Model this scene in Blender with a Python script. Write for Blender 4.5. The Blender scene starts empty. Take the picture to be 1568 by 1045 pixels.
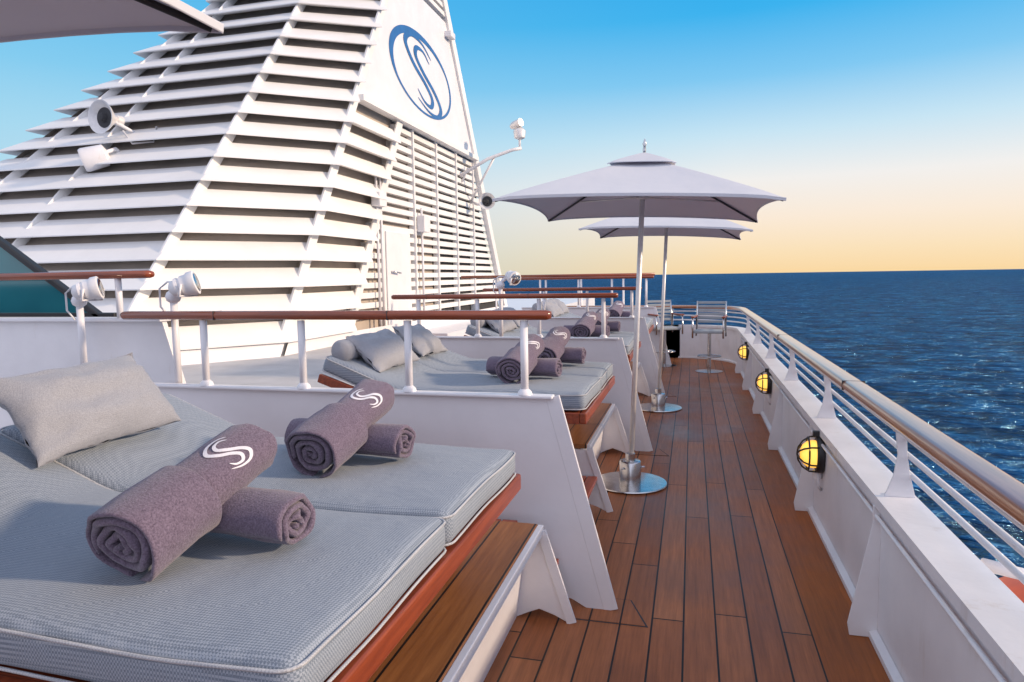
import bpy, bmesh, math, random
from mathutils import Vector, Matrix, noise
random.seed(4)
S=bpy.context.scene
S.view_settings.view_transform='Standard'
try: S.view_settings.look='None'
except Exception: pass
S.view_settings.exposure=0
COL=S.collection
XF=[Matrix.Identity(4)]

# ---------------------------------------------------------------- materials
def nmat(name):
    m=bpy.data.materials.new(name); m.use_nodes=True
    nt=m.node_tree; b=nt.nodes['Principled BSDF']
    return m,nt,b
def ND(nt,t,**k):
    n=nt.nodes.new(t)
    for a,v in k.items():
        setattr(n,a,v)
    return n
def MA(nt,op,a,b=None,c=None):
    n=nt.nodes.new('ShaderNodeMath'); n.operation=op
    for i,x in enumerate((a,b,c)):
        if x is None: continue
        if isinstance(x,(int,float)): n.inputs[i].default_value=x
        else: nt.links.new(x,n.inputs[i])
    return n.outputs[0]
def MIX(nt,f,a,b,mode='MIX'):
    n=nt.nodes.new('ShaderNodeMix'); n.data_type='RGBA'; n.blend_type=mode
    if isinstance(f,(int,float)): n.inputs[0].default_value=f
    else: nt.links.new(f,n.inputs[0])
    for i,x in ((6,a),(7,b)):
        if isinstance(x,tuple): n.inputs[i].default_value=(x[0],x[1],x[2],1)
        else: nt.links.new(x,n.inputs[i])
    return n.outputs[2]
def L(nt,a,b): nt.links.new(a,b)
def MR(nt,x,a,b,c=0,d=1):
    mr=ND(nt,'ShaderNodeMapRange'); L(nt,x,mr.inputs[0])
    for i,v in enumerate((a,b,c,d)): mr.inputs[i+1].default_value=v
    return mr.outputs[0]
def bump(nt,b,h,strength=.3,dist=.01):
    n=nt.nodes.new('ShaderNodeBump'); n.inputs['Strength'].default_value=strength; n.inputs['Distance'].default_value=dist
    L(nt,h,n.inputs['Height']); 
    if b: L(nt,n.outputs[0],b.inputs['Normal'])
    return n
def noisefac(nt,vec,scale,detail=3,rough=.5,dist=0):
    n=nt.nodes.new('ShaderNodeTexNoise'); n.inputs['Scale'].default_value=scale; n.inputs['Detail'].default_value=detail
    n.inputs['Roughness'].default_value=rough; n.inputs['Distortion'].default_value=dist
    L(nt,vec,n.inputs['Vector']); return n.outputs[0]
def geo(nt): return nt.nodes.new('ShaderNodeNewGeometry').outputs['Position']
def pm(name,c,r=.5,metal=0,var=.12,vs=3,bs=0,bscale=40,bd=.002,spec=.5):
    m,nt,b=nmat(name)
    p=geo(nt)
    nf=noisefac(nt,p,vs,5,.6)
    dark=tuple(x*(1-var*2) for x in c)
    L(nt,MIX(nt,MR(nt,nf,.3,.7),dark,tuple(min(1,x*(1+var*.3)) for x in c)),b.inputs['Base Color'])
    b.inputs['Roughness'].default_value=r; b.inputs['Metallic'].default_value=metal
    b.inputs['Specular IOR Level'].default_value=spec
    if bs: bump(nt,b,noisefac(nt,p,bscale,4),bs,bd)
    return m
M={}
M['white']=pm('white_paint',(.79,.78,.81),.38,var=.04,vs=2.2,bs=.35,bscale=14,bd=.004)
def whitew():
    m,nt,b=nmat('white_paint_weathered'); p=geo(nt)
    mp=ND(nt,'ShaderNodeMapping'); L(nt,p,mp.inputs[0]); mp.inputs['Scale'].default_value=(3,3,.5)
    st=MR(nt,noisefac(nt,mp.outputs[0],2.2,6,.7),.60,.78)
    c=MIX(nt,MR(nt,noisefac(nt,p,3,5),.3,.7),(.70,.69,.71),(.80,.79,.81))
    c=MIX(nt,MA(nt,'MULTIPLY',st,.45),c,(.48,.39,.31))
    L(nt,c,b.inputs['Base Color']); b.inputs['Roughness'].default_value=.42
    bump(nt,b,noisefac(nt,p,18,4),.5,.004); return m
M['whiteW']=whitew()
M['louv']=pm('louver_paint',(.84,.83,.82),.45,var=.05,vs=.9)
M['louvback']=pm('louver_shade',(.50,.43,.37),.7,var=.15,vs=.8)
M['floorgray']=pm('painted_floor',(.55,.54,.54),.6,var=.1,vs=2)
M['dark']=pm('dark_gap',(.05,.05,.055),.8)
M['steel']=pm('brushed_steel',(.62,.62,.63),.22,1,var=.1,vs=20)
M['alu']=pm('satin_aluminium',(.78,.76,.75),.4,.35,var=.05,vs=20)
M['black']=pm('black_rubber',(.02,.02,.022),.4)
M['blue']=pm('logo_blue',(.03,.14,.40),.4)
M['orange']=pm('lifeboat_orange',(.75,.13,.03),.4)
M['cushgray']=pm('cushion_gray',(.33,.36,.39),.85,var=.06,vs=8,bs=.4,bscale=300,bd=.001)
M['logoW']=pm('embroidery_white',(.74,.73,.79),.8,var=.05,vs=200,bs=.6,bscale=300)

def wood(name,c1,c2,axis='Y',r=.3,coat=.3,seams=0):
    m,nt,b=nmat(name); p=geo(nt)
    mp=ND(nt,'ShaderNodeMapping'); L(nt,p,mp.inputs[0])
    mp.inputs['Scale'].default_value={'Y':(28,1.6,28),'X':(1.6,28,28)}[axis]
    n1=noisefac(nt,mp.outputs[0],1.4,6,.65)
    col=MIX(nt,MR(nt,n1,.3,.7),c1,c2)
    if seams:
        sx=ND(nt,'ShaderNodeSeparateXYZ'); L(nt,p,sx.inputs[0])
        f=MA(nt,'FRACT',MA(nt,'DIVIDE',sx.outputs[0],seams)); g=MA(nt,'LESS_THAN',f,.05)
        col=MIX(nt,g,col,(.01,.008,.006))
    L(nt,col,b.inputs['Base Color']); b.inputs['Roughness'].default_value=r
    b.inputs['Coat Weight'].default_value=coat; b.inputs['Coat Roughness'].default_value=.15
    bump(nt,b,n1,.15,.002); return m
M['rail']=wood('varnished_rail',(.14,.026,.008),(.32,.068,.020),'X',.25,.5)
M['railY']=wood('varnished_rail_long',(.26,.085,.03),(.46,.19,.085),'Y',.28,1.0)
M['frame']=wood('bed_frame_wood',(.15,.025,.010),(.33,.068,.022),'Y',.4,.3)
M['step']=wood('step_teak',(.20,.072,.022),(.36,.145,.045),'Y',.45,.1,seams=.19)

def deckmat():
    m,nt,b=nmat('teak_planks'); p=geo(nt)
    sx=ND(nt,'ShaderNodeSeparateXYZ'); L(nt,p,sx.inputs[0]); x,y=sx.outputs[0],sx.outputs[1]
    W=.155
    q=MA(nt,'DIVIDE',MA(nt,'ADD',x,.03),W); idx=MA(nt,'FLOOR',q); f=MA(nt,'FRACT',q)
    wn=ND(nt,'ShaderNodeTexWhiteNoise',noise_dimensions='1D'); L(nt,idx,wn.inputs['W'])
    yo=MA(nt,'DIVIDE',MA(nt,'ADD',y,MA(nt,'MULTIPLY',wn.outputs[0],7.3)),2.3)
    yi=MA(nt,'FLOOR',yo); yf=MA(nt,'FRACT',yo)
    wn2=ND(nt,'ShaderNodeTexWhiteNoise',noise_dimensions='2D')
    cx=ND(nt,'ShaderNodeCombineXYZ'); L(nt,idx,cx.inputs[0]); L(nt,yi,cx.inputs[1]); L(nt,cx.outputs[0],wn2.inputs['Vector'])
    margin=MA(nt,'GREATER_THAN',x,.575)
    inner=MA(nt,'SUBTRACT',1,margin)
    seam=MA(nt,'MULTIPLY',MA(nt,'LESS_THAN',f,.06),inner)
    butt=MA(nt,'MULTIPLY',MA(nt,'LESS_THAN',yf,.004),inner)
    mb=MA(nt,'LESS_THAN',MA(nt,'ABSOLUTE',MA(nt,'SUBTRACT',x,.578)),.004)
    gap=MA(nt,'MAXIMUM',MA(nt,'MAXIMUM',seam,butt),mb)
    mp=ND(nt,'ShaderNodeMapping'); L(nt,p,mp.inputs[0]); mp.inputs['Scale'].default_value=(30,1.3,1)
    g=noisefac(nt,mp.outputs[0],1.5,7,.7)
    mp2=ND(nt,'ShaderNodeMapping'); L(nt,p,mp2.inputs[0]); mp2.inputs['Scale'].default_value=(120,3,1)
    g2=noisefac(nt,mp2.outputs[0],1.5,4,.7)
    st=noisefac(nt,p,1.1,5,.6)
    base=MIX(nt,wn2.outputs[0],(.33,.105,.035),(.45,.165,.066))
    base=MIX(nt,margin,base,(.36,.100,.018))
    base=MIX(nt,1.0,base,MR(nt,g,.3,.7,.68,1.15),'MULTIPLY')
    base=MIX(nt,1.0,base,MR(nt,g2,.3,.7,.85,1.08),'MULTIPLY')
    base=MIX(nt,1.0,base,MR(nt,st,.35,.65,.76,1.12),'MULTIPLY')
    col=MIX(nt,gap,base,(.012,.009,.007))
    L(nt,col,b.inputs['Base Color'])
    L(nt,MR(nt,st,0.3,.7,.30,.55),b.inputs['Roughness'])
    b.inputs['Specular IOR Level'].default_value=.3
    h=MA(nt,'SUBTRACT',MA(nt,'MULTIPLY',g,.25),gap)
    bump(nt,b,h,.5,.004); return m
M['deck']=deckmat()

def weave(name,c1,c2,s,amt=.65):
    m,nt,b=nmat(name)
    tc=ND(nt,'ShaderNodeTexCoord'); p=tc.outputs['Object']
    mp=ND(nt,'ShaderNodeMapping'); L(nt,p,mp.inputs[0]); mp.inputs['Rotation'].default_value=(.01,.01,.785)
    ck=ND(nt,'ShaderNodeTexChecker'); ck.inputs['Scale'].default_value=1/s; L(nt,mp.outputs[0],ck.inputs['Vector'])
    nf=noisefac(nt,p,9,4); nf2=noisefac(nt,p,260,2)
    c=MIX(nt,ck.outputs[1],c1,c2)
    c=MIX(nt,1-amt,c,MIX(nt,nf2,tuple(v*.6 for v in c1),tuple(min(1,v*1.25) for v in c2)))
    L(nt,c,b.inputs['Base Color']); b.inputs['Roughness'].default_value=.85
    b.inputs['Sheen Weight'].default_value=.12
    h=MA(nt,'ADD',MA(nt,'MULTIPLY',ck.outputs[1],.04*amt),MA(nt,'MULTIPLY',nf,1.2))
    bump(nt,b,h,.45,.018); return m
M['matt']=weave('mattress_weave',(.115,.15,.20),(.35,.395,.46),.0062)
M['mattside']=weave('mattress_side',(.32,.34,.38),(.54,.55,.57),.0062)
M['pillow']=weave('pillow_weave',(.245,.25,.28),(.37,.38,.42),.004,.25)

def towelmat():
    m,nt,b=nmat('terry_towel'); tc=ND(nt,'ShaderNodeTexCoord'); p=tc.outputs['Object']
    n1=noisefac(nt,p,190,3,.7); n2=noisefac(nt,p,14,4)
    c=MIX(nt,MR(nt,n1,.33,.67),(.088,.066,.098),(.245,.195,.265))
    c=MIX(nt,MA(nt,'MULTIPLY',n2,.35),c,(.125,.095,.138))
    L(nt,c,b.inputs['Base Color']); b.inputs['Roughness'].default_value=1; b.inputs['Sheen Weight'].default_value=.3
    b.inputs['Specular IOR Level'].default_value=.1
    bump(nt,b,MA(nt,'ADD',n1,MA(nt,'MULTIPLY',n2,1.2)),.7,.005); return m
M['towel']=towelmat()

def canopymat():
    m,nt,b=nmat('umbrella_canvas'); p=geo(nt)
    nf=noisefac(nt,p,3,4)
    c=MIX(nt,nf,(.72,.74,.79),(.82,.83,.87))
    L(nt,c,b.inputs['Base Color']); b.inputs['Roughness'].default_value=.8
    bump(nt,b,noisefac(nt,p,5,3),.3,.02)
    tr=ND(nt,'ShaderNodeBsdfTranslucent'); tr.inputs[0].default_value=(.48,.42,.52,1)
    mx=ND(nt,'ShaderNodeMixShader'); mx.inputs[0].default_value=.22
    L(nt,b.outputs[0],mx.inputs[1]); L(nt,tr.outputs[0],mx.inputs[2])
    L(nt,mx.outputs[0],nt.nodes['Material Output'].inputs['Surface']); return m
M['canopy']=canopymat()

def seamat():
    m,nt,b=nmat('sea_water'); p=geo(nt)
    mp=ND(nt,'ShaderNodeMapping'); L(nt,p,mp.inputs[0]); mp.inputs['Scale'].default_value=(.75,1.2,1); mp.inputs['Rotation'].default_value=(0,0,.45)
    v=mp.outputs[0]
    n0=noisefac(nt,v,.010,4,.6)
    n1=noisefac(nt,v,.085,3,.5,.4); n2=noisefac(nt,v,.25,4,.55,.6); n3=noisefac(nt,v,.9,4,.6,.4)
    h=MA(nt,'ADD',MA(nt,'MULTIPLY',n1,2.6),MA(nt,'ADD',MA(nt,'MULTIPLY',n2,2.4),MA(nt,'MULTIPLY',n3,.5)))
    bp=bump(nt,None,h,1.0,3.0)
    hh=MA(nt,'ADD',MA(nt,'MULTIPLY',n1,.20),MA(nt,'ADD',MA(nt,'MULTIPLY',n2,.50),MA(nt,'MULTIPLY',n3,.30)))
    c=MIX(nt,MR(nt,hh,.44,.58),(.004,.014,.062),(.008,.115,.32))
    c=MIX(nt,MR(nt,n0,.35,.65,.0,.4),c,(.004,.055,.17))
    cap=MR(nt,MA(nt,'ADD',MA(nt,'MULTIPLY',n2,.5),MA(nt,'MULTIPLY',n3,.5)),.59,.64)
    c=MIX(nt,MA(nt,'MULTIPLY',cap,.6),c,(.16,.42,.72))
    df=ND(nt,'ShaderNodeBsdfDiffuse'); L(nt,c,df.inputs[0]); L(nt,bp.outputs[0],df.inputs['Normal'])
    gl=ND(nt,'ShaderNodeBsdfGlossy'); gl.inputs['Roughness'].default_value=.13; gl.inputs[0].default_value=(.30,.66,1,1); L(nt,bp.outputs[0],gl.inputs['Normal'])
    fr=ND(nt,'ShaderNodeFresnel'); fr.inputs['IOR'].default_value=1.33; L(nt,bp.outputs[0],fr.inputs['Normal'])
    fac=MA(nt,'MINIMUM',MA(nt,'MULTIPLY',fr.outputs[0],.5),.15)
    mx=ND(nt,'ShaderNodeMixShader'); L(nt,fac,mx.inputs[0]); L(nt,df.outputs[0],mx.inputs[1]); L(nt,gl.outputs[0],mx.inputs[2])
    L(nt,mx.outputs[0],nt.nodes['Material Output'].inputs['Surface'])
    return m
M['sea']=seamat()
def glassmat():
    m,nt,b=nmat('tinted_glass'); p=geo(nt)
    L(nt,MIX(nt,noisefac(nt,p,1.5,3),(.01,.10,.12),(.03,.22,.24)),b.inputs['Base Color']); b.inputs['Roughness'].default_value=.05
    b.inputs['Specular IOR Level'].default_value=.8; return m
M['glass']=glassmat()
def lampmat():
    m,nt,b=nmat('amber_lamp_glass'); b.inputs['Base Color'].default_value=(.9,.55,.1,1)
    lw=ND(nt,'ShaderNodeLayerWeight'); lw.inputs[0].default_value=.4
    L(nt,MIX(nt,lw.outputs['Facing'],(1,.66,.12),(1,.33,.02)),b.inputs['Emission Color'])
    b.inputs['Emission Strength'].default_value=1.2; return m
M['lamp']=lampmat()

# ---------------------------------------------------------------- geometry helpers
def group(name,loc=(0,0,0)):
    e=bpy.data.objects.new(name,None); e.location=loc; e.empty_display_size=.2; COL.objects.link(e); return e
def mk(name,verts,faces,mat,parent=None,smooth=False,bevel=0,xf=None):
    me=bpy.data.meshes.new(name); T=XF[0] if xf is None else xf
    me.from_pydata([T@Vector(v) for v in verts],[],faces); 
    mats=mat if isinstance(mat,list) else [mat]
    for mm in mats: me.materials.append(M[mm] if isinstance(mm,str) else mm)
    bm=bmesh.new(); bm.from_mesh(me); bmesh.ops.recalc_face_normals(bm,faces=bm.faces); bm.to_mesh(me); bm.free()
    if smooth:
        for p in me.polygons: p.use_smooth=True
    o=bpy.data.objects.new(name,me); COL.objects.link(o)
    if parent:
        o.parent=parent; o.matrix_parent_inverse=Matrix.Translation(-Vector(parent.location))
    if bevel:
        md=o.modifiers.new('bevel','BEVEL'); md.width=bevel; md.segments=2; md.limit_method='ANGLE'; md.angle_limit=.6
    return o
BF=[(0,1,2,3),(7,6,5,4),(0,4,5,1),(1,5,6,2),(2,6,7,3),(3,7,4,0)]
def box(name,x0,x1,y0,y1,z0,z1,mat,parent=None,bevel=.006,xf=None):
    v=[(x0,y0,z0),(x1,y0,z0),(x1,y1,z0),(x0,y1,z0),(x0,y0,z1),(x1,y0,z1),(x1,y1,z1),(x0,y1,z1)]
    return mk(name,v,BF,mat,parent,bevel=bevel,xf=xf)
def boxes(name,lst,mat,parent=None,bevel=.004):
    V=[];F=[]
    for (x0,x1,y0,y1,z0,z1) in lst:
        k=len(V); V+=[(x0,y0,z0),(x1,y0,z0),(x1,y1,z0),(x0,y1,z0),(x0,y0,z1),(x1,y0,z1),(x1,y1,z1),(x0,y1,z1)]
        F+=[tuple(i+k for i in f) for f in BF]
    return mk(name,V,F,mat,parent,bevel=bevel)
def prism(name,poly,y0,y1,mat,parent=None,bevel=.004,plane='XZ'):
    n=len(poly)
    if plane=='XZ': V=[(a,y0,b) for a,b in poly]+[(a,y1,b) for a,b in poly]
    elif plane=='YZ': V=[(y0,a,b) for a,b in poly]+[(y1,a,b) for a,b in poly]
    else: V=[(a,b,y0) for a,b in poly]+[(a,b,y1) for a,b in poly]
    F=[tuple(range(n)),tuple(range(2*n-1,n-1,-1))]+[(i,(i+1)%n,(i+1)%n+n,i+n) for i in range(n)]
    return mk(name,V,F,mat,parent,bevel=bevel)
def sweep(name,pts,section,mat,parent=None,smooth=True,bevel=0,scale=None):
    pts=[Vector(p) for p in pts]; n=len(section); V=[];F=[]
    for i,p in enumerate(pts):
        d=(pts[min(i+1,len(pts)-1)]-pts[max(i-1,0)]).normalized()
        ref=Vector((0,0,1)) if abs(d.z)<.9 else Vector((0,1,0))
        s=d.cross(ref).normalized(); u=s.cross(d).normalized()
        k=1 if scale is None else scale[i]
        for a,b in section: V.append(p+s*a*k+u*b*k)
    for i in range(len(pts)-1):
        for j in range(n):
            a=i*n+j; b=i*n+(j+1)%n; F.append((a,b,b+n,a+n))
    F.append(tuple(range(n))); F.append(tuple(range((len(pts)-1)*n,len(pts)*n)))
    return mk(name,V,F,mat,parent,smooth=smooth,bevel=bevel)
def circ(r,n=12): return [(r*math.cos(2*math.pi*i/n),r*math.sin(2*math.pi*i/n)) for i in range(n)]
def rrect(w,h,r,n=4):
    out=[]
    for cx,cy,a0 in ((w/2-r,h/2-r,0),(-w/2+r,h/2-r,90),(-w/2+r,-h/2+r,180),(w/2-r,-h/2+r,270)):
        for i in range(n+1):
            a=math.radians(a0+90*i/n); out.append((cx+r*math.cos(a),cy+r*math.sin(a)))
    return out
def tube(name,pts,r,mat,parent=None,n=10): return sweep(name,pts,circ(r,n),mat,parent)
def flatend(o):
    md=o.modifiers.new('es','EDGE_SPLIT'); md.split_angle=.9
def lathe(name,prof,mat,parent=None,xf=None,n=28,smooth=True):
    V=[];F=[]
    for r,z in prof:
        for i in range(n):
            a=2*math.pi*i/n; V.append((r*math.cos(a),r*math.sin(a),z))
    for k in range(len(prof)-1):
        for i in range(n):
            a=k*n+i;b=k*n+(i+1)%n; F.append((a,b,b+n,a+n))
    F.append(tuple(range(n))); F.append(tuple(range((len(prof)-1)*n,len(prof)*n)))
    T=XF[0] if xf is None else XF[0]@xf
    o=mk(name,V,F,mat,parent,smooth=smooth,xf=T); flatend(o); return o
def frame_to(p0,p1,up=Vector((0,0,1))):
    p0=Vector(p0);p1=Vector(p1); y=(p1-p0).normalized(); x=y.cross(up).normalized(); z=x.cross(y)
    m=Matrix((x,y,z)).transposed().to_4x4(); m.translation=p0; return m
def zframe(p,d):
    d=Vector(d).normalized(); ref=Vector((0,0,1)) if abs(d.z)<.9 else Vector((1,0,0))
    x=ref.cross(d).normalized(); y=d.cross(x); m=Matrix((x,y,d)).transposed().to_4x4(); m.translation=Vector(p); return m
def catmull(P,n=8):
    out=[]; Q=[P[0]]+list(P)+[P[-1]]
    for i in range(1,len(Q)-2):
        for k in range(n):
            t=k/n; r=[]
            for c in range(len(P[0])):
                a,b,cc,d=Q[i-1][c],Q[i][c],Q[i+1][c],Q[i+2][c]
                r.append(.5*((2*b)+(-a+cc)*t+(2*a-5*b+4*cc-d)*t*t+(-a+3*b-3*cc+d)*t**3))
            out.append(tuple(r))
    out.append(tuple(P[-1])); return out
S1=[(.50,.70),(.20,.93),(-.25,.90),(-.55,.55),(-.38,.12),(.02,-.22),(.22,-.52),(.10,-.80),(-.18,-.78),(-.38,-.55)]
S2=[(.38,.52),(.18,.72),(-.10,.66),(-.20,.38),(.02,.08),(.40,-.25),(.58,-.62),(.36,-.95),(-.05,-1.0),(-.45,-.82)]
def ribbon(P,w):
    C=catmull(P,8); V=[];F=[]; n=len(C)
    for i,(a,b) in enumerate(C):
        p,q=C[max(i-1,0)],C[min(i+1,n-1)]
        dx,dy=q[0]-p[0],q[1]-p[1]; l=math.hypot(dx,dy) or 1
        ww=w*(math.sin(math.pi*min(max((i+.6)/n,0),1))**.6)
        for k in (-1,0,1): V.append((a+dy/l*ww*k,b-dx/l*ww*k))
    F=[]
    for i in range(n-1):
        F+=[(3*i,3*i+1,3*i+4,3*i+3),(3*i+1,3*i+2,3*i+5,3*i+4)]
    return V,F
def logo(name,fn,mat,parent,w=.11,strokes=(S1,S2)):
    V=[];F=[]
    for s in strokes:
        v,f=ribbon(s,w); k=len(V); V+=[fn(*q) for q in v]; F+=[tuple(i+k for i in ff) for ff in f]
    return mk(name,V,F,mat,parent)

# ---------------------------------------------------------------- sea & sky
R=26000
def seaplane():
    V=[(0,0,-14.)];F=[];n=64; rs=[60,300,1500,7000,R]
    for r in rs:
        for i in range(n):
            a=2*math.pi*i/n; V.append((r*math.cos(a),r*math.sin(a),-14.))
    for i in range(n): F.append((0,1+i,1+(i+1)%n))
    for k in range(len(rs)-1):
        for i in range(n):
            a=1+k*n+i;b=1+k*n+(i+1)%n; F.append((a,b,b+n,a+n))
    return mk('sea',V,F,'sea')
seaplane()
SUN_AZ=math.radians(86); SUN_EL=math.radians(20)
w=bpy.data.worlds.new('World'); S.world=w; w.use_nodes=True; nt=w.node_tree
bg=nt.nodes['Background']
sky=nt.nodes.new('ShaderNodeTexSky'); sky.sky_type='NISHITA'; sky.sun_disc=False
sky.sun_elevation=SUN_EL; sky.sun_rotation=SUN_AZ; sky.altitude=0; sky.air_density=1.0; sky.dust_density=1.0; sky.ozone_density=3
tc=nt.nodes.new('ShaderNodeTexCoord'); sp=nt.nodes.new('ShaderNodeSeparateXYZ'); L(nt,tc.outputs['Generated'],sp.inputs[0])
vx,vy,vz=sp.outputs
cr=nt.nodes.new('ShaderNodeValToRGB'); L(nt,vz,cr.inputs[0]); cr.color_ramp.interpolation='LINEAR'
stops=[(0.0,(1.0,.72,.38)),(.03,(1.0,.78,.50)),(.075,(1.0,.85,.70)),(.125,(.93,.90,.87)),(.185,(.60,.81,.93)),(.255,(.22,.60,.92)),(.33,(.04,.46,.89)),(.44,(.0,.36,.85)),(.60,(.26,.40,.66)),(1.0,(.38,.44,.60))]
e=cr.color_ramp.elements
e[0].position=stops[0][0]; e[0].color=stops[0][1]+(1,); e[1].position=1.0; e[1].color=stops[-1][1]+(1,)
for p_,c_ in stops[1:-1]:
    q=e.new(p_); q.color=c_+(1,)
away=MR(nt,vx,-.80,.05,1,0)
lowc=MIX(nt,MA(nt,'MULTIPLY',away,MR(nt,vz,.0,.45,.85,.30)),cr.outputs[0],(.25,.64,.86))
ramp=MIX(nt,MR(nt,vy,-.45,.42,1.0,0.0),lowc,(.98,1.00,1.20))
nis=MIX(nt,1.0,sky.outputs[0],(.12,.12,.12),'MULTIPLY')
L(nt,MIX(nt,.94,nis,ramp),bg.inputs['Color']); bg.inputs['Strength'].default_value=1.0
sd=bpy.data.lights.new('sun','SUN'); sd.energy=4.0; sd.angle=math.radians(3); sd.color=(1,.76,.53)
so=bpy.data.objects.new('sun',sd); COL.objects.link(so)
dv=Vector((math.sin(SUN_AZ)*math.cos(SUN_EL),math.cos(SUN_AZ)*math.cos(SUN_EL),math.sin(SUN_EL)))
so.rotation_euler=dv.to_track_quat('Z','Y').to_euler()

# ---------------------------------------------------------------- deck and hull
mk('teak_deck',[(-20,-4,0),(.87,-4,0),(.87,14.7,0),(-20,14.7,0)],[(0,1,2,3)],'deck')
hull=group('ship_hull',(0,5,-5))
box('hull_side',-20,1.0,-4,14.9,-14.5,-.03,'white',hull,bevel=0)
box('aft_deck',-20,-5.5,14.95,40,-14.5,.45,'white',hull,bevel=0)
dm=group('deck_margin_boards',(0,3.5,0))
for yy in (3.44,6.75,10.05):
    prism('caulk',[(-.64,yy-.135),(-.195,yy-.135),(-.30,yy+.135),(-.64,yy+.135)],.0005,.002,'dark',dm,bevel=0,plane='XY')
    prism('board',[(-.64,yy-.127),(-.21,yy-.127),(-.306,yy+.127),(-.64,yy+.127)],.001,.0045,'deck',dm,bevel=0,plane='XY')

bw=group('bulwark_rail',(.95,5,0))
XB=.87; ZC=.70; YE=14.6
def rpath(x,z,y0=-3,cr=1.1,xend=-3.4,yend=YE):
    P=[(x,y0+i*(yend-cr-y0)/20,z) for i in range(21)]
    for i in range(1,9):
        a=math.radians(90*i/9); P.append((x-cr+cr*math.cos(a),yend-cr+cr*math.sin(a),z))
    P.append((x-cr,yend,z)); P+= [(x-cr-.8*i,yend,z) for i in range(1,4)]
    return P
def strip(name,paths,mat,parent,smooth=False):
    V=[];F=[];n=len(paths[0])
    for P in paths: V+=P
    m=len(paths)
    for k in range(m):
        for i in range(n-1):
            a=k*n+i;b=((k+1)%m)*n+i; F.append((a,a+1,b+1,b))
    return mk(name,V,F,mat,parent,smooth=smooth)
strip('plating',[rpath(XB,0.001),rpath(XB,ZC-.05),rpath(XB+.02,ZC-.05),rpath(XB+.02,0.001)],'whiteW',bw)
strip('cap',[rpath(XB-.03,ZC),rpath(XB+.15,ZC),rpath(XB+.15,ZC-.05),rpath(XB-.03,ZC-.05)],'whiteW',bw)
strip('outer_plating',[rpath(XB+.12,ZC-.05),rpath(XB+.14,ZC-.05),rpath(XB+.14,-.4),rpath(XB+.12,-.4)],'white',bw)
ys=[-1.95+1.8*i for i in range(9)]
for y in ys:
    prism('rib',[(XB+.001,.002),(XB-.12,.002),(XB-.13,.06),(XB-.035,ZC-.14),(XB-.035,ZC-.05),(XB+.001,ZC-.05)],y,y+.012,'whiteW',bw,bevel=.002)
strip('waterway',[rpath(XB-.002,.002),rpath(XB-.035,.002),rpath(XB-.035,.03),rpath(XB-.002,.045)],'whiteW',bw)
ZR=1.07
for y in ys:
    prism('stanchion',[(XB+.01,ZC),(XB+.14,ZC),(XB+.115,ZC+.10),(XB+.10,ZC+.2),(XB+.09,ZR-.03),(XB+.045,ZR-.03),(XB+.06,ZC+.2),(XB+.045,ZC+.10)],y-.006,y+.008,'whiteW',bw,bevel=.002)
    tube('collar',[(XB+.065,y,ZR-.06),(XB+.065,y,ZR-.02)],.028,'whiteW',bw)
    for dx in (.03,.125): lathe('bolt',[(.011,0),(.011,.008),(.004,.01)],'steel',bw,xf=Matrix.Translation((XB+dx,y+.03,ZC)),n=8)
for i,(dz,dx) in enumerate(((.10,.125),(.19,.115),(.28,.10))):
    tube('pipe',rpath(XB+dx,ZC+dz,cr=1.1+dx),.013,'whiteW',bw,8)
sweep('handrail',rpath(XB+.065,ZR,cr=1.15),rrect(.125,.06,.028,5),'railY',bw)
strip('rail_base',[rpath(XB+.03,ZR-.033),rpath(XB+.10,ZR-.033),rpath(XB+.10,ZR-.043),rpath(XB+.03,ZR-.043)],'whiteW',bw)
tube('conduit',[(XB-.02,y_,.60) for y_ in (-3,4,9,13)],.010,'whiteW',bw,8)
for x in (-.4,-1.2,-2.):
    box('stanchion',x,x+.03,YE-.02,YE+.05,ZC,ZR-.03,'whiteW',bw)
for y in (1.2,4.4,7.6):
    box('joint',XB+.001,XB+.129,y,y+.003,ZR-.026,ZR+.031,'dark',bw,bevel=0)

def blamp(y,z=.52):
    g=group('bulkhead_lamp',(XB-.06,y,z))
    T=zframe((XB-.005,y,z),(-1,0,0))
    Sc=Matrix.Diagonal((1.08,1.5,1.1,1))
    lathe('back_plate',[(.085,0),(.085,.03),(.078,.04)],'black',g,xf=T@Sc)
    lathe('glass',[(.062,.035),(.064,.06),(.058,.09),(.042,.115),(.02,.128),(.004,.13)],'lamp',g,xf=T@Sc)
    def P(a,r,h): return (T@Sc)@Vector((r*math.cos(a),r*math.sin(a),h))
    for k in range(3):
        a=math.pi*k/3+math.pi/6
        pts=[P(a,.082,.03),P(a,.080,.075),P(a,.06,.115),P(a,.03,.14),P(a,0,.147),P(a,-.03,.14),P(a,-.06,.115),P(a,-.080,.075),P(a,-.082,.03)]
        tube('cage_bar',pts,.006,'black',g,8)
    pts=[P(2*math.pi*i/20,.076,.085) for i in range(21)]
    tube('cage_ring',pts,.006,'black',g,8)
    box('hinge',XB-.07,XB-.005,y-.02,y+.02,z+.12,z+.16,'black',g)
    tube('conduit',[(XB-.03,y+.01,z-.11),(XB-.03,y+.01,z-.22),(XB-.005,y+.01,z-.25)],.012,'whiteW',g)
    lathe('junction',[(.03,0),(.03,.05)],'whiteW',g,xf=zframe((XB-.03,y+.03,z-.17),(0,0,1)))
for y in (4.9,8.05,11.15): blamp(y)

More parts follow.
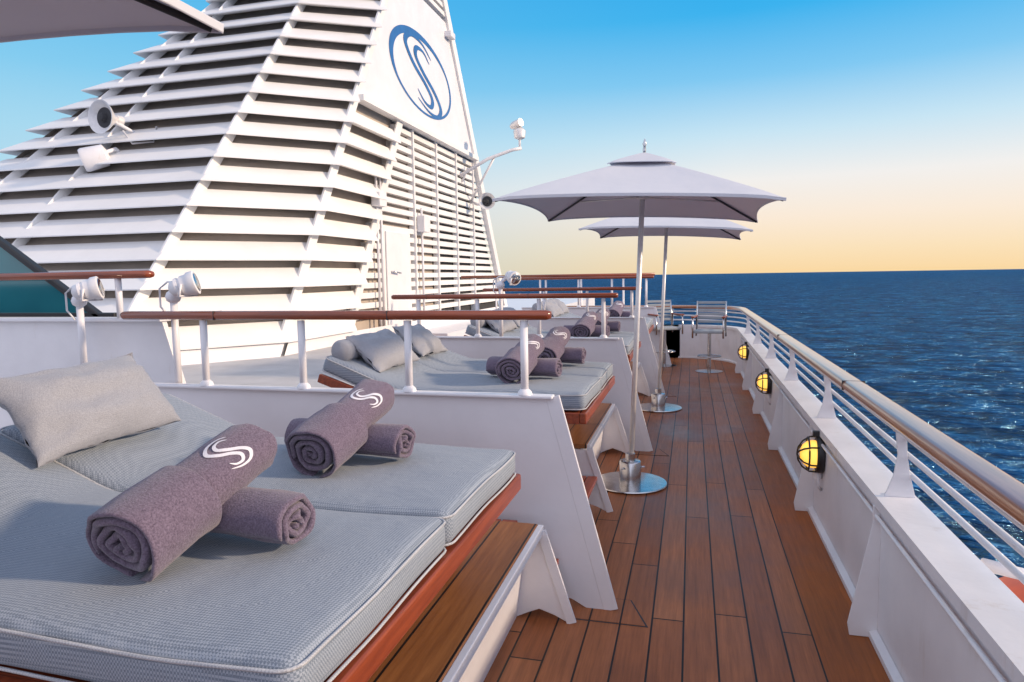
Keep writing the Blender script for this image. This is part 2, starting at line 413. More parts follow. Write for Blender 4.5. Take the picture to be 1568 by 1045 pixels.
# ---------------------------------------------------------------- raised platform, steps
pf=group('lounger_platform',(-2,5,.25))
Z0=.5
segs=[(-3,3.28),(4.95,6.62),(8.25,9.92),(11.55,13.0)]
for a,b in segs:
    box('step_top',-1.2,-.745,a,b,Z0-.035,Z0,'step',pf,bevel=.006)
    box('step_edge',-.745,-.715,a,b,Z0-.05,Z0-.004,'white',pf,bevel=.004)
    mk('step_riser',[(-.80,a,Z0-.05),(-.80,b,Z0-.05),(-.86,b,.001),(-.86,a,.001)],[(0,1,2,3)],'white',pf)
    for yy in (b,a):
        prism('gusset',[(-.86,.0),(-.80,.03),(-.74,.055),(-.66,.03),(-.60,.002),(-.575,.002),(-.735,Z0-.04),(-.80,Z0-.04),(-.87,Z0-.04)],yy-.015,yy,'white',pf)
        sweep('gusset_flange',[(-.572,yy-.02,.003),(-.724,yy-.02,Z0-.03)],rrect(.05,.014,.003,2),'white',pf,smooth=False)
mk('platform_top',[(-3.0,-4,Z0-.004),(-1.15,-4,Z0-.004),(-1.15,13.2,Z0-.004),(-3.0,13.2,Z0-.004)],[(0,1,2,3)],'step',pf)
mk('platform_floor',[(-20,-4,Z0-.004),(-3.0,-4,Z0-.004),(-3.0,13.2,Z0-.004),(-20,13.2,Z0-.004)],[(0,1,2,3)],'floorgray',pf)
mk('platform_riser',[(-1.15,-4,Z0-.006),(-1.15,13.2,Z0-.006),(-1.15,13.2,0),(-1.15,-4,0)],[(0,1,2,3)],'white',pf)
for a,b in ((3.28,3.42),(3.49,4.93),(6.62,6.73),(6.80,8.23),(9.92,10.03),(10.1,11.5)):
    for z,x0,x1 in ((.27,-.90,-.66),(.46,-1.15,-.88)):
        for k in range(3):
            w_=(x1-x0)/3
            box('stair_tread',x0+k*w_+.004,x0+(k+1)*w_-.004,a+.01,b-.01,z-.03,z,'frame',pf,bevel=.004)

def partition(Y,zr=1.55,xl=-3.3,xr=-.72,railx=-3.37,ztop=1.145,xs=None):
    g=group('lounger_partition',(-1.8,Y,.5))
    prism('panel',[(-3.05,Z0),(xl,ztop-.03),(xr,ztop-.015),(-.40,.002),(-.52,.002),(-.60,.045),(-.70,.06),(-.86,.05),(-1.1,.02)],Y-.006,Y+.006,'white',g,bevel=0)
    sweep('slope_flange',[(-.395,Y,.005),(-.695,Y,ztop-.02)],rrect(.075,.016,.004,2),'white',g,smooth=False)
    box('top_flange',xl,xr+.03,Y-.035,Y+.035,ztop-.03,ztop-.012,'white',g)
    xs=xs or [-.843-.652*i for i in range(4)]
    for x in xs:
        tube('post',[(x,Y,ztop-.02),(x,Y,zr-.03)],.021,'white',g,12)
        lathe('foot',[(.04,0),(.036,.015),(.022,.03)],'white',g,xf=Matrix.Translation((x,Y,ztop-.012)))
    sweep('handrail',[(railx,Y,zr),(railx+.02,Y,zr),(-.72,Y,zr),(-.70,Y,zr)],rrect(.075,.05,.022,4),'rail',g,scale=[.7,1,1,.7])
    for x in (-1.6,-2.7):
        box('joint',x,x+.003,Y-.039,Y+.039,zr-.0255,zr+.0255,'dark',g,bevel=0)
partition(3.44); partition(6.75,railx=-3.1); partition(10.05,railx=-3.1)
partition(13.3,zr=1.70,railx=-3.5)
g=group('stern_railing',(-3,14.6,0))
for x in (-4.2,-3.2,-2.3,-1.4): tube('post',[(x,14.6,.0),(x,14.6,1.72)],.022,'white',g)
sweep('handrail',[(-5,14.6,1.75),(-.75,14.6,1.75)],rrect(.08,.06,.022,4),'rail',g)

# ---------------------------------------------------------------- sunbeds
def rounded(name,hx,hy,hz,r,mat,parent,n=22,crown=0,fn=None,nz=6):
    key={}; F=[]; V=[]
    def prm(i,n): return math.sin(math.pi/2*(2*i/n-1))
    def vid(i,j,k):
        if (i,j,k) not in key:
            p=Vector((prm(i,n)*hx,prm(j,n)*hy,prm(k,nz)*hz))
            c=Vector((max(-hx+r,min(hx-r,p.x)),max(-hy+r,min(hy-r,p.y)),max(-hz+r,min(hz-r,p.z))))
            d=p-c
            if d.length>1e-6: p=c+d.normalized()*r
            q=(1-(p.x/hx)**4)*(1-(p.y/hy)**4)
            p.z+=crown*q*(1 if p.z>0 else 0)
            if fn: p=fn(p)
            key[(i,j,k)]=len(V); V.append(p)
        return key[(i,j,k)]
    for i in range(n):
        for j in range(n):
            F.append((vid(i,j,0),vid(i,j+1,0),vid(i+1,j+1,0),vid(i+1,j,0)))
            F.append((vid(i,j,nz),vid(i+1,j,nz),vid(i+1,j+1,nz),vid(i,j+1,nz)))
    for i in range(n):
        for k in range(nz):
            F.append((vid(i,0,k),vid(i+1,0,k),vid(i+1,0,k+1),vid(i,0,k+1)))
            F.append((vid(i,n,k),vid(i,n,k+1),vid(i+1,n,k+1),vid(i+1,n,k)))
            F.append((vid(0,i,k),vid(0,i,k+1),vid(0,i+1,k+1),vid(0,i+1,k)))
            F.append((vid(n,i,k),vid(n,i+1,k),vid(n,i+1,k+1),vid(n,i,k+1)))
    return mk(name,V,F,mat,parent,smooth=True)
BACK=math.radians(21)
def bend(xe,flat=1.27,zt=.97,T=.12,ang=BACK):
    rad=.45
    def f(s,z):
        if s<flat: return (xe-s,zt-T/2+z)
        a=min((s-flat)/rad,ang)
        x=flat+rad*math.sin(a); zz=rad*(1-math.cos(a))
        rest=(s-flat)-rad*a
        px=x+rest*math.cos(a); pz=zz+rest*math.sin(a)
        return (xe-(px-math.sin(a)*z),zt-T/2+pz+math.cos(a)*z)
    return f
def sunbed(xe,y0,y1,Ltot=1.98):
    g=group('double_sun_lounger',(xe-.9,(y0+y1)/2,Z0))
    zt=.97;T=.125; f=bend(xe,zt=zt,T=T)
    W=(y1-y0)/2
    for k in range(2):
        yc=y0+W*(k+.5)
        def fn(p,yc=yc):
            x,z=f(Ltot/2-p.x,p.z)
            z+=.014*noise.noise(Vector((x*2.2,(p.y+yc)*2.6,0)))
            z-=.010*math.exp(-(((x-xe+.6)/.25)**2+((p.y)/.25)**2))*(1 if p.z>0 else 0)
            return Vector((x,p.y+yc+.004*noise.noise(Vector((x*4,yc,1))),z))
        rounded('mattress',Ltot/2,W/2-.004,T/2,.042,'matt',g,n=40,crown=.022,fn=fn,nz=8)
        for zo in (T/2-.018,-T/2+.012):
            hx,hy=Ltot/2,W/2-.001; r=.05; pts=[]
            sec=[]
            for cx,cy,a0 in ((hx-r,hy-r,0),(-hx+r,hy-r,90),(-hx+r,-hy+r,180),(hx-r,-hy+r,270)):
                for i in range(5):
                    a=math.radians(a0+90*i/4); sec.append((cx+r*math.cos(a),cy+r*math.sin(a)))
            dense=[]
            for i in range(len(sec)):
                a,b=sec[i],sec[(i+1)%len(sec)]; m=max(1,int(math.hypot(a[0]-b[0],a[1]-b[1])/.08))
                for q in range(m): dense.append((a[0]+(b[0]-a[0])*q/m,a[1]+(b[1]-a[1])*q/m))
            dense.append(dense[0])
            for sx,sy in dense:
                x,z=f(Ltot/2-sx*1.0,zo); z+=.014*noise.noise(Vector((x*2.2,(sy+yc)*2.6,0))); pts.append((x,sy+yc,z))
            tube('piping',pts,.0045,'mattside',g,6)
    zf=zt-T-.005
    box('front_board',xe-.035,xe+.012,y0-.02,y1+.02,zf-.075,zf,'frame',g,bevel=.008)
    for yy in (y0-.02,y1-.015,(y0+y1)/2-.02):
        box('side_board',xe-1.3,xe-.036,yy,yy+.035,zf-.075,zf-.002,'frame',g,bevel=.004)
        a=BACK; x0=xe-1.3
        prism('back_board',[(x0,zf-.075),(x0,zf-.004),(x0-.70*math.cos(a),zf+.70*math.sin(a)-.03),(x0-.70*math.cos(a)-.02,zf+.70*math.sin(a)-.09)],yy,yy+.035,'frame',g)
    box('slat_base',xe-1.3,xe-.04,y0+.02,y1-.02,zf-.03,zf-.006,'frame',g)
    for x in (xe-.32,xe-1.25,xe-1.75):
        for yy in (y0+.03,y1-.1):
            box('leg',x-.035,x+.035,yy,yy+.07,Z0,zf-.04,'frame',g)
    return f
sunbed(-.77,1.15,2.98)
BX=-.68
sunbed(BX,4.45,6.15); sunbed(BX,7.75,9.45); sunbed(BX,11.05,12.7)

def pillow(c,a,b,h,rot,mat='pillow',name='scatter_pillow'):
    n=26; V=[];F=[]; T=Matrix.Translation(c)@rot
    for side in (1,-1):
        for i in range(n+1):
            for j in range(n+1):
                u=math.sin(math.pi/2*(2*i/n-1)); v=math.sin(math.pi/2*(2*j/n-1))
                th=h*max(0,(1-abs(u)**2.6))**.55*max(0,(1-abs(v)**2.6))**.55
                x=a*u*(1-.07*(1-v*v)); y=b*v*(1-.09*(1-u*u))
                nz=.26*h*noise.noise(Vector((u*2.2+c[0]*9,v*2.2+c[1]*7,side)))+.13*h*noise.noise(Vector((u*6+c[0]*9,v*6+c[1]*7,side)))
                V.append((x,y,side*th+nz))
    m=(n+1)**2
    for s in range(2):
        for i in range(n):
            for j in range(n):
                p=s*m+i*(n+1)+j; F.append((p,p+1,p+n+2,p+n+1) if s==0 else (p,p+n+1,p+n+2,p+1))
    o=mk(name,V,F,mat,None,smooth=True,xf=T)
    bm=bmesh.new(); bm.from_mesh(o.data); bmesh.ops.remove_doubles(bm,verts=bm.verts,dist=.0015); bmesh.ops.recalc_face_normals(bm,faces=bm.faces); bm.to_mesh(o.data); bm.free()
    for p in o.data.polygons: p.use_smooth=True
    return o
def prot(yaw,tilt,spin=0):
    base=Matrix(((0,0,1),(1,0,0),(0,1,0))).to_4x4()
    return Matrix.Rotation(yaw,4,'Z')@Matrix.Rotation(-tilt,4,'Y')@Matrix.Rotation(spin,4,'X')@base
def P(c,yaw=0,tilt=50,spin=0,a=.31,b=.19,h=.085): pillow(c,a,b,h,prot(math.radians(yaw),math.radians(tilt),math.radians(spin)))
P((-2.40,2.25,1.255),-8,40,4,a=.33,b=.20,h=.10)
P((-2.45,1.48,1.24),5,50,-3)
for yb in (4.45,7.75,11.05):
    P((-2.32,yb+.42,1.20),-8,48,3); P((-2.34,yb+1.22,1.20),4,50,-4)
    sweep('bolster_cushion',[(-2.50,yb+.05,1.22),(-2.50,yb+.08,1.22),(-2.50,yb+.75,1.22),(-2.5,yb+.78,1.22)],circ(.085,20),'pillow',None,scale=[.8,1,1,.8])

# ---------------------------------------------------------------- rolled towels
def roll(p0,p1,Rr,turns=3.3,withlogo=False,seed=0,wrap=True,flat=.88):
    p0=Vector(p0);p1=Vector(p1); T=frame_to(p0,p1); Ln=(p1-p0).length
    V=[];F=[]
    t=Rr*.20; pitch=Rr*.27
    def wobf(th,yy): return noise.noise(Vector((math.cos(th)*1.4+seed*3.1,math.sin(th)*1.4,yy*5)))*.009+noise.noise(Vector((math.cos(th)*3,yy*12+seed,math.sin(th)*3+seed)))*.004
    def strip_(th0,th1,rfun,y0,y1,t,edge=0):
        n=int((th1-th0)/(math.pi/16)); sec=[]
        m=14
        for i in range(m+1): sec.append((y0+.5*t+(y1-y0-t)*i/m,t/2))
        for a in (60,30,0,-30,-60): 
            aa=math.radians(a); sec.append((y1-.5*t+.5*t*math.cos(aa),t/2*math.sin(aa)))
        for i in range(m+1): sec.append((y1-.5*t-(y1-y0-t)*i/m,-t/2))
        for a in (-120,-150,180,150,120):
            aa=math.radians(a); sec.append((y0+.5*t+.5*t*math.cos(aa),t/2*math.sin(aa)))
        k=len(V); ns=len(sec)
        for i in range(n+1):
            th=th0+(th1-th0)*i/n; r=rfun(th)
            endt=1 if 0<i<n else .45
            for (yy,rr) in sec:
                q=r+rr*endt+wobf(th,yy)
                q+=.012*noise.noise(Vector((th*.9,seed*2.0,.3)))*(1-r/Rr)
                x=q*math.cos(th); z=q*math.sin(th)*flat
                yv=yy+.020*noise.noise(Vector((th*.8,seed,0)))*(1 if abs(yy-Ln/2)>Ln*.3 else 0)
                V.append((x,yv,z))
        for i in range(n):
            for j in range(ns):
                a=k+i*ns+j;b=k+i*ns+(j+1)%ns; F.append((a,b,b+ns,a+ns))
        F.append(tuple(range(k,k+ns))); F.append(tuple(range(k+n*ns,k+(n+1)*ns)))
    te=2*math.pi*turns
    off=math.radians(200)-te
    strip_(off,off+te,lambda th:Rr*.97-t/2-pitch*(te+off-th)/(2*math.pi),0,Ln,t)
    if wrap:
        strip_(math.radians(-80),math.radians(262),lambda th:Rr+.002,.0,Ln*.45,.014)
    o=mk('rolled_towel',V,F,'towel',None,smooth=True,xf=T)
    if withlogo:
        def fn(a,b):
            phi=math.radians(60)+b*.074/Rr
            y=Ln*.71+a*.088
            k_=(te+off-phi)%(2*math.pi)
            r=Rr*.97-pitch*k_/(2*math.pi)+wobf(phi,y)+.0022
            return T@Vector((r*math.cos(phi),y,r*math.sin(phi)*flat))
        l=logo('embroidered_emblem',lambda a,b:fn(a*1.0,b),'logoW',None,w=.085)
        l.parent=o
    return o
def towels(x,y,zt=.985,s=1.0,k=0,cx=.0):
    roll((x-.01,y,zt+.095*s),(x+.05*s,y+.48*s,zt+.245*s),.112*s,3.2,True,seed=k)
    roll((x+cx+.28*s,y+.30*s,zt+.082*s),(x+cx-.27*s,y+.36*s,zt+.082*s),.097*s,3.0,False,seed=k+5,wrap=False)
towels(-1.38,1.36,k=0,cx=.03)
towels(-1.40,2.28,k=1,cx=-.02)
towels(-1.22,4.62,k=2); towels(-1.16,5.42,k=3)
towels(-1.25,7.95,k=4); towels(-1.2,8.75,k=5)
towels(-1.25,11.3,k=6)

# ---------------------------------------------------------------- umbrellas
def umbrella(loc,hw=.97,rot=0,ze=2.27,za=2.68,lean=0):
    g=group('patio_umbrella',loc); old=XF[0]
    XF[0]=Matrix.Translation(loc)@Matrix.Rotation(rot,4,'Z')
    lathe('base_plate',[(.30,0.005),(.305,.011),(.30,.018),(.06,.026)],'steel',g,n=48)
    lathe('base_socket',[(.09,.02),(.09,.19),(.082,.2),(.04,.2),(.04,.26),(.03,.265)],'steel',g,n=32)
    for a in (0,2.1,4.2): tube('set_screw',[(.085*math.cos(a),.085*math.sin(a),.15),(.12*math.cos(a),.12*math.sin(a),.15)],.008,'steel',g,8)
    XF[0]=Matrix.Translation(loc)@Matrix.Rotation(lean,4,'Y')@Matrix.Rotation(rot,4,'Z')
    def canopy(name,hw,ze,za,t0,sag=.035,mid=.07):
        V=[];F=[];ns=16;ntt=12
        for q in range(4):
            c,s_=math.cos(q*math.pi/2),math.sin(q*math.pi/2); k=len(V)
            for i in range(ntt+1):
                t=t0+(1-t0)*i/ntt
                for j in range(ns+1):
                    s=2*j/ns-1
                    a=hw*t*(1-mid*(1-s*s)*t*t); b=hw*t*s
                    z=za-(za-ze)*(t**1.06)-sag*(1-s*s)*t*(1-t)*2 + .03*(1-s*s)*t**3*(1 if name=='canopy' else .2) - .012*(abs(s)**12)*t**8
                    V.append((a*c-b*s_,a*s_+b*c,z))
            for i in range(ntt):
                for j in range(ns):
                    p=k+i*(ns+1)+j; F.append((p,p+1,p+ns+2,p+ns+1))
        o=mk(name,V,F,'canopy',g,smooth=True)
        bm=bmesh.new(); bm.from_mesh(o.data); bmesh.ops.remove_doubles(bm,verts=bm.verts,dist=.0005); bm.to_mesh(o.data); bm.free()
        md=o.modifiers.new('sol','SOLIDIFY'); md.thickness=.006
        es=o.modifiers.new('es','EDGE_SPLIT'); es.split_angle=math.radians(14)
        if name=='canopy':
            for q in range(4):
                c,s_=math.cos(q*math.pi/2),math.sin(q*math.pi/2); pts=[]
                for j in range(ns+1):
                    s=2*j/ns-1; a=hw*(1-mid*(1-s*s)); b=hw*s; z=ze+.03*(1-s*s)-.012*abs(s)**12
                    pts.append((a*c-b*s_,a*s_+b*c,z-.006))
                sweep('hem',pts,rrect(.006,.022,.002,1),'canopy',g,smooth=False)
    canopy('canopy',hw,ze,za,.10)
    canopy('vent_cap',hw*.27,za-.068,za+.045,.02,sag=.0,mid=.05)
    tube('pole',[(0,0,.1),(0,0,za+.04)],.021,'alu',g,16)
    lathe('finial',[(.010,0),(.014,.02),(.010,.05),(.018,.07),(.010,.09),(.004,.11)],'steel',g,xf=Matrix.Translation((0,0,za+.04)))
    lathe('hub',[(.03,0),(.045,.01),(.045,.06),(.03,.07)],'alu',g,xf=Matrix.Translation((0,0,ze+.08)))
    for q in range(4):
        a=math.pi/4+q*math.pi/2; r=hw*math.sqrt(2)
        d=Vector((math.cos(a),math.sin(a),0))
        tube('rib',[d*.03+Vector((0,0,za-.03)),d*r*.5+Vector((0,0,(za+ze)/2-.012)),d*r*.985+Vector((0,0,ze-.022))],.009,'black',g,8)
        tube('strut',[d*.04+Vector((0,0,ze+.10)),d*r*.62+Vector((0,0,za-(za-ze)*.62-.03))],.008,'alu',g,8)
    XF[0]=old
umbrella((-.487,5.67,0),lean=math.radians(2.3)); umbrella((-.413,9.02,0),lean=math.radians(2.3))
umbrella((-2.23,.40,0),hw=1.1,rot=math.radians(-4),ze=2.35,za=2.80)

# ---------------------------------------------------------------- high swivel chairs
def chair(loc,rot):
    g=group('swivel_bar_chair',loc); old=XF[0]; XF[0]=Matrix.Translation(loc)@Matrix.Rotation(rot,4,'Z')
    lathe('base',[(.24,0),(.24,.012),(.05,.03)],'steel',g); lathe('column',[(.035,.02),(.03,.7)],'steel',g)
    tube('footrest',[(.2*math.cos(2*math.pi*i/20),.2*math.sin(2*math.pi*i/20),.28) for i in range(21)],.012,'steel',g,8)
    tube('footrest_arm',[(-.2,0,.28),(.2,0,.28)],.01,'steel',g,8)
    box('seat',-.25,.25,-.22,.22,.70,.75,'cushgray',g,bevel=.015)
    for s in (-1,1):
        tube('arm_frame',[(s*.26,.24,.62),(s*.26,.24,.96),(s*.26,-.22,.98),(s*.26,-.22,.62)],.016,'steel',g,8)
        tube('back_post',[(s*.25,-.22,.70),(s*.25,-.30,1.25)],.016,'steel',g,8)
        box('arm_pad',s*.26-.03,s*.26+.03,-.24,.26,.975,1.0,'frame',g)
    for k in range(6):
        z=.86+k*.068; y=-.24-.011*k
        box('back_slat',-.24,.24,y-.008,y+.008,z,z+.045,'cushgray',g)
    XF[0]=old
chair((.31,12.6,0),math.radians(172)); chair((-.50,13.3,0),math.radians(205))

# ---------------------------------------------------------------- side wall, windscreen, flood lights
wl=group('side_wall',(-5,3.7,.5))
prism('wall',[(-2.95,Z0),(-3.25,1.50),(-8,1.52),(-8,Z0)],3.62,3.66,'whiteW',wl)
box('wall_cap',-8,-3.23,3.58,3.70,1.50,1.525,'white',wl)
sweep('handrail',[(-8,3.6,1.80),(-3.32,3.6,1.80),(-3.29,3.6,1.80)],rrect(.075,.05,.022,4),'rail',wl,scale=[1,1,.7])
for x in (-3.55,-4.6,-5.7): tube('post',[(x,3.6,1.52),(x,3.6,1.78)],.02,'white',wl)
ws=group('tinted_windscreen',(-5,3.95,1.5))
prism('glass',[(-4.0,1.45),(-5.0,2.10),(-8,4.0),(-8,1.45)],3.93,3.94,'glass',ws,bevel=0)
sweep('frame',[(-3.95,3.93,1.45),(-5.0,3.93,2.13),(-8,3.93,4.05)],rrect(.06,.045,.01,2),'black',ws,smooth=False)
box('sill',-8,-3.9,3.9,3.97,1.50,1.54,'black',ws)
def flood(x,y,z0,z1,d=(.7,-.3,-.25)):
    g=group('deck_floodlight',(x,y,z0))
    tube('post',[(x,y,z0),(x,y,z1)],.021,'white',g,12)
    d=Vector(d).normalized(); c=Vector((x+.15,y-.03,z1+.075)); T=zframe(c-d*.05,d)
    lathe('lamp_head',[(.02,-.07),(.045,-.055),(.05,-.03),(.058,-.028),(.058,-.012),(.052,-.01),(.052,.005),(.062,.007),(.064,.04),(.072,.05),(.072,.085),(.062,.09)],'whiteW',g,xf=T,n=24)
    lathe('lens',[(.06,.0),(.055,.004)],'steel',g,xf=T@Matrix.Translation((0,0,.089)),n=24)
    tube('neck',[(x,y,z1),(x+.03,y-.01,z1+.05),tuple(c-d*.09)],.02,'white',g,8)
    tube('yoke',[tuple(c+Vector((0,-.075,0))),tuple(c+Vector((-.02,-.075,-.07))),tuple(c+Vector((-.02,.075,-.07))),tuple(c+Vector((0,.075,0)))],.008,'white',g,6)
    lathe('base_ball',[(.01,-.045),(.038,-.025),(.046,0),(.038,.025),(.01,.045)],'white',g,xf=Matrix.Translation((x,y,z1)),n=16)
    tube('cable',[(x-.02,y-.02,z1-.12),(x-.07,y-.03,z1-.06),(x-.07,y-.03,z1+.05),(x-.01,y-.03,z1+.09),(x+.06,y-.03,z1+.09)],.006,'whiteW',g,6)
flood(-3.74,3.48,1.15,1.64,(.75,.5,.2)); flood(-3.05,3.5,1.12,1.66,(.75,.4,.25))
flood(-1.95,6.95,1.12,1.66,(.5,-.5,-.2))

# ---------------------------------------------------------------- funnel
fg=group('ship_funnel',(-9,15,.5))
ZB=.72; ZT=9.6
Yb=lambda z:8.9+.81*(z-1.75)
Ap=lambda z:Vector((-15.5+.75*(z-1.2),Yb(z),z))
A2=lambda z:Vector((-15.7+.75*(z-1.2),Yb(z)+3.2,z))
Bp=lambda z:Vector((-8.15,Yb(z),z))
Cp=lambda z:Vector((-6.7,10.4+.63*(z-1.23),z))
Dp=lambda z:Vector((-6.7,12.65+.60*(z-1.23),z))
Ep=lambda z:Vector((-6.7,23.6-.676*(z-1.5),z))
def nrm(a,b):
    d=(b-a).normalized(); return Vector((d.y,-d.x,0)).normalized()
def blades(name,fa,fb,z0,z1,pitch,out,h,mat,na=None,nb_=None):
    V=[];F=[]; z=z0
    while z<z1:
        a,b=fa(z),fb(z); n=nrm(a,b)
        a2,b2=fa(z+h),fb(z+h)
        for (p,p2,nn) in ((a,a2,na or n),(b,b2,nb_ or n)):
            q=p+nn*out
            V.extend([q, q+Vector((0,0,.02)), p2+nn*.02, p2-nn*.06, p+nn*.02+Vector((0,0,.05))])
        k=len(V)-10
        for i in range(5):
            j=(i+1)%5; F.append((k+i,k+j,k+5+j,k+5+i))
        F.append((k,k+1,k+2,k+3,k+4)); F.append((k+5,k+6,k+7,k+8,k+9))
        z+=pitch
    return mk(name,V,F,mat,fg)
PT=.455
nB=Vector((.42,-1.0,0)); nC=Vector((1.0,-.45,0)); nA=Vector((-.8,-1,0))
blades('aft_louvers',Ap,Bp,ZB,ZT,PT,.25,.335,'louv',nA,nB)
blades('port_louvers',A2,Ap,ZB,ZT,PT,.25,.335,'louv',Vector((-1,0,0)),nA)
blades('corner_louvers',Bp,Cp,ZB,ZT,PT,.25,.335,'louv',nB,nC)
blades('side_louvers',Cp,Dp,ZB,5.2,PT,.25,.335,'louv',nC,Vector((1,0,0)))
def wall(name,fa,fb,z0,z1,off,mat,n=14):
    V=[]
    for i in range(n+1):
        z=z0+(z1-z0)*i/n
        a,b=fa(z),fb(z); nn=nrm(a,b)
        V+= [tuple(a+nn*off),tuple(b+nn*off)]
    return mk(name,V,[(2*i,2*i+1,2*i+3,2*i+2) for i in range(n)],mat,fg)
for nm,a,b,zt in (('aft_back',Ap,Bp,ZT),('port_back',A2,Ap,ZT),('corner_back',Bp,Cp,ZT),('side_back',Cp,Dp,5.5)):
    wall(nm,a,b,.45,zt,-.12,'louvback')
def post(fn,z0,z1,n,out,w,d,mat='louv',name='corner_post'):
    a=fn(z0)+Vector(n)*out; b=fn(z1)+Vector(n)*out
    sweep(name,[a,b],rrect(w,d,.01,1),mat,fg,smooth=False)
nb=nB.normalized(); nc=nC.normalized()
post(Bp,.5,ZT,nb,.06,.06,.20); post(Cp,.5,ZT,nc,.06,.06,.22); post(Dp,.5,5.5,(1,0,0),.08,.05,.26)
post(Ep,.6,ZT+.5,(1,0,0),.05,.16,.3)
post(lambda z:Vector((-11.6+.22*(z-1.2),Yb(z),z)),.8,ZT,(0,-1,0),.05,.05,.16,name='rib')
post(lambda z:Vector((-14.0+.52*(z-1.2),Yb(z),z)),.8,ZT,(0,-1,0),.05,.05,.16,name='rib')
for fa,fb,o_ in ((Ap,Bp,.2),(Bp,Cp,.2),(Cp,Ep,.16)):
    wall('base_plating',fa,fb,.35,ZB-.01,o_,'white',2)
XR=-6.86
def poly_yz(name,pts,x,mat): return mk(name,[(x,y,z) for y,z in pts],[tuple(range(len(pts)))],mat,fg)
ysplit=17.6
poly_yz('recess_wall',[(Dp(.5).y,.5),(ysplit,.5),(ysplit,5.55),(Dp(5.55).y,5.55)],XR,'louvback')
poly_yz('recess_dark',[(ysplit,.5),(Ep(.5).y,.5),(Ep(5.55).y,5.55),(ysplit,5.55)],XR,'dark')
def slats(name,ya,yb,z0,z1,pitch,h):
    lst=[];z=z0
    while z<z1:
        lst.append((XR+.02,XR+.15,ya(z),yb(z),z,z+h)); z+=pitch
    return boxes(name,lst,'louv',fg,bevel=0)
slats('fine_slats',lambda z:Dp(z).y,lambda z:(14.15 if z<2.9 else 16.1),.9,5.45,.215,.12)
slats('fine_slats_mid',lambda z:15.75 if z<2.9 else 16.1,lambda z:ysplit,.9,5.45,.215,.12)
slats('grille_slats',lambda z:ysplit+.05,lambda z:Ep(z).y,.9,5.45,.215,.13)
for y in (16.0,17.6,19.2,20.8):
    zt=min(5.5,1.5+(23.6-y)/.676); box('mullion',XR+.03,XR+.2,y,y+.07,.6,zt,'louv',fg)
box('door_frame',XR+.02,XR+.16,14.15,15.75,.5,2.95,'louv',fg,bevel=.02)
box('door_leaf',XR+.165,XR+.20,14.3,15.6,.6,2.82,'white',fg,bevel=.03)
tube('door_handle',[(XR+.2,14.5,1.9),(XR+.28,14.5,1.9),(XR+.28,14.85,1.87)],.02,'steel',fg)
for y in (13.75,13.95,16.3): tube('conduit_pipe',[(XR+.25,y,.5),(XR+.25,y,4.1 if y<16 else 3.5)],.03,'whiteW',fg)
box('junction_box',XR+.2,XR+.4,16.1,16.5,2.9,3.3,'whiteW',fg); box('junction_box',XR+.2,XR+.4,13.6,13.95,3.3,3.6,'whiteW',fg)
zp0,zp1=5.5,8.75
prism('emblem_panel',[(Cp(zp0).y,zp0),(Ep(zp0).y,zp0),(Ep(zp1).y,zp1),(Cp(zp1).y,zp1)],-6.72,-6.64,'white',fg,bevel=0,plane='YZ')
prism('panel_lip',[(Cp(zp0).y,zp0-.12),(Ep(zp0).y,zp0-.12),(Ep(zp0).y,zp0),(Cp(zp0).y,zp0)],-6.72,-6.50,'louv',fg,bevel=0,plane='YZ')
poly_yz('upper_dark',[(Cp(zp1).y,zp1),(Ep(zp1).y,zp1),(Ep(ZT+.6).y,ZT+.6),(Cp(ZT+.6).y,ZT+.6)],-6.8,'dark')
lst=[];z=zp1+.12
while z<ZT+.5:
    lst.append((-6.78,-6.62,Cp(z).y,Ep(z).y,z,z+.11)); z+=.2
boxes('upper_slats',lst,'louv',fg,bevel=0)
cy,cz=16.75,6.86; ay,az=2.05,.95
TL=math.radians(-4)
def em(a,b):
    y=a*ay; z=b*az; return (cy+y*math.cos(TL)-z*math.sin(TL),cz+y*math.sin(TL)+z*math.cos(TL))
V=[];n=72
for i in range(n):
    a=2*math.pi*i/n; th=.06+.09*max(0,math.cos(a-2.2))
    y,z=em(math.cos(a),math.sin(a)); V.append((-6.632,y,z)); y,z=em((1-th)*math.cos(a),(1-th)*math.sin(a)); V.append((-6.632,y,z))
F=[(2*i,2*i+1,(2*i+3)%(2*n),(2*i+2)%(2*n)) for i in range(n)]
mk('emblem_ring',V,F,'blue',fg)
logo('emblem_s',lambda a,b:(-6.630,)+em(a*.80-.22*b,b*.84),'blue',fg,w=.07)

def horn(p,d,s=.3,name='horn_loudspeaker',back=None):
    g=group(name,p); T=zframe(p,d)@Matrix.Scale(s,4)
    lathe('horn',[(.25,-.9),(.32,-.85),(.32,-.45),(.2,-.42),(.28,-.3),(.45,-.1),(.85,.35),(1,.6),(1.03,.62),(.98,.62),(.6,.3),(.3,0)],'alu',g,xf=T,n=28)
    lathe('throat',[(.66,.02),(.3,.03),(.22,.3),(.05,.34)],'dark',g,xf=T@Matrix.Translation((0,0,.30)),n=20)
    if back: tube('bracket',[p,tuple((Vector(p)+Vector(back))/2+Vector((0,0,-.1))),back],.035,'whiteW',g,8)
horn((-10.55,10.75,4.80),(-.1,-.95,.0),.30,back=(-10.2,11.6,4.6))
tube('speaker_cable',[(-10.4,10.9,4.6),(-10.2,10.9,4.35),(-9.9,11.1,4.4),(-9.9,11.2,4.7)],.02,'whiteW',fg,6)
g=group('funnel_spotlight',(-10.6,10.5,4.1)); 
lathe('head',[(.08,-.25),(.2,-.2),(.22,.15),(.2,.2)],'whiteW',g,xf=zframe((-10.7,10.5,4.05),(-.6,-.5,-.25)),n=20)
tube('arm',[(-10.6,10.5,4.1),(-10.5,10.8,4.25),(-10.45,11.2,4.0)],.04,'whiteW',g,8)
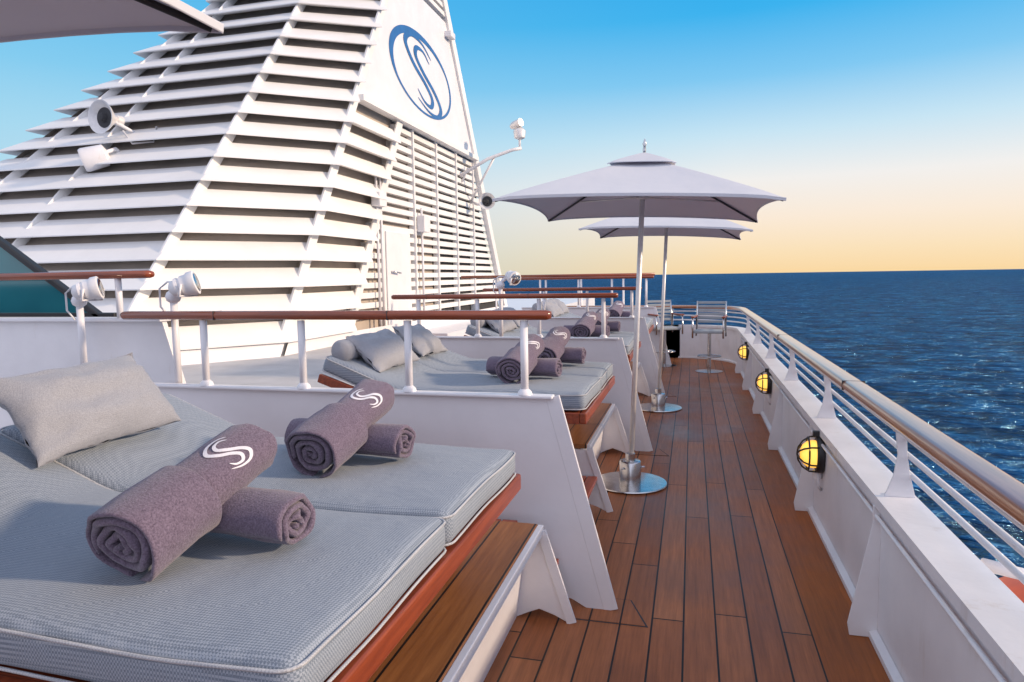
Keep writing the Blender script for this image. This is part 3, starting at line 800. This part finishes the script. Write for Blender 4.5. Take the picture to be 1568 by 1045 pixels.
g=group('outreach_camera_arm',(-5.8,20,5))
tube('upper_arm',[(-6.7,19.6,4.75),(-5.9,19.9,5.25),(-5.2,20.1,5.5),(-4.95,20.2,5.55)],.05,'whiteW',g,10)
tube('lower_arm',[(-6.7,20.6,4.1),(-6.3,20.2,4.5),(-5.75,20.0,5.28)],.035,'whiteW',g,8)
tube('brace',[(-6.7,19.8,4.6),(-6.5,19.8,5.0)],.035,'whiteW',g,8)
tube('mast_tip',[(-5.0,20.2,5.5),(-5.0,20.2,6.0)],.035,'whiteW',g,8)
lathe('camera_dome',[(.05,-.15),(.16,-.1),(.19,.1),(.1,.2)],'alu',g,xf=Matrix.Translation((-5.0,20.2,5.95)),n=16)
lathe('camera_head',[(.08,-.2),(.12,-.1),(.12,.2)],'alu',g,xf=zframe((-5.1,20.2,6.25),(1,-.6,.2)),n=16)
horn((-6.1,20.4,4.05),(.2,-.9,.0),.25,back=(-6.7,20.6,4.1))
box('edge_fitting',-6.75,-6.45,18.4,18.75,8.35,8.5,'whiteW',fg)

g=group('lifeboat',(3.1,3.9,-.8))
rounded('canopy',.7,1.7,.35,.33,'orange',g,n=16,fn=lambda p:p+Vector((2.95,4.6,-1.0)))
rounded('hull',.8,1.9,.35,.3,'white',g,n=16,fn=lambda p:p+Vector((2.95,4.6,-1.5)))
tube('davit_fall',[(1.35,3.6,.35),(1.6,3.6,.30),(1.9,3.6,.05)],.03,'whiteW',g)

# ---------------------------------------------------------------- camera
cd=bpy.data.cameras.new('camera'); cd.lens=24; cd.sensor_width=36; cd.clip_end=60000; cd.clip_start=.05
co=bpy.data.objects.new('camera',cd); COL.objects.link(co)
c,s=.9956,.0941; yw=math.atan(.264)
f=Vector((-math.sin(yw)*c,math.cos(yw)*c,-s)); r0=Vector((math.cos(yw),math.sin(yw),0)); u0=r0.cross(f)
r=(r0-.0157*u0).normalized(); u=(u0+.0157*r0).normalized(); f=u.cross(r)
m=Matrix((r,u,-f)).transposed().to_4x4(); m.translation=Vector((0,0,1.75)); co.matrix_world=m
S.camera=co
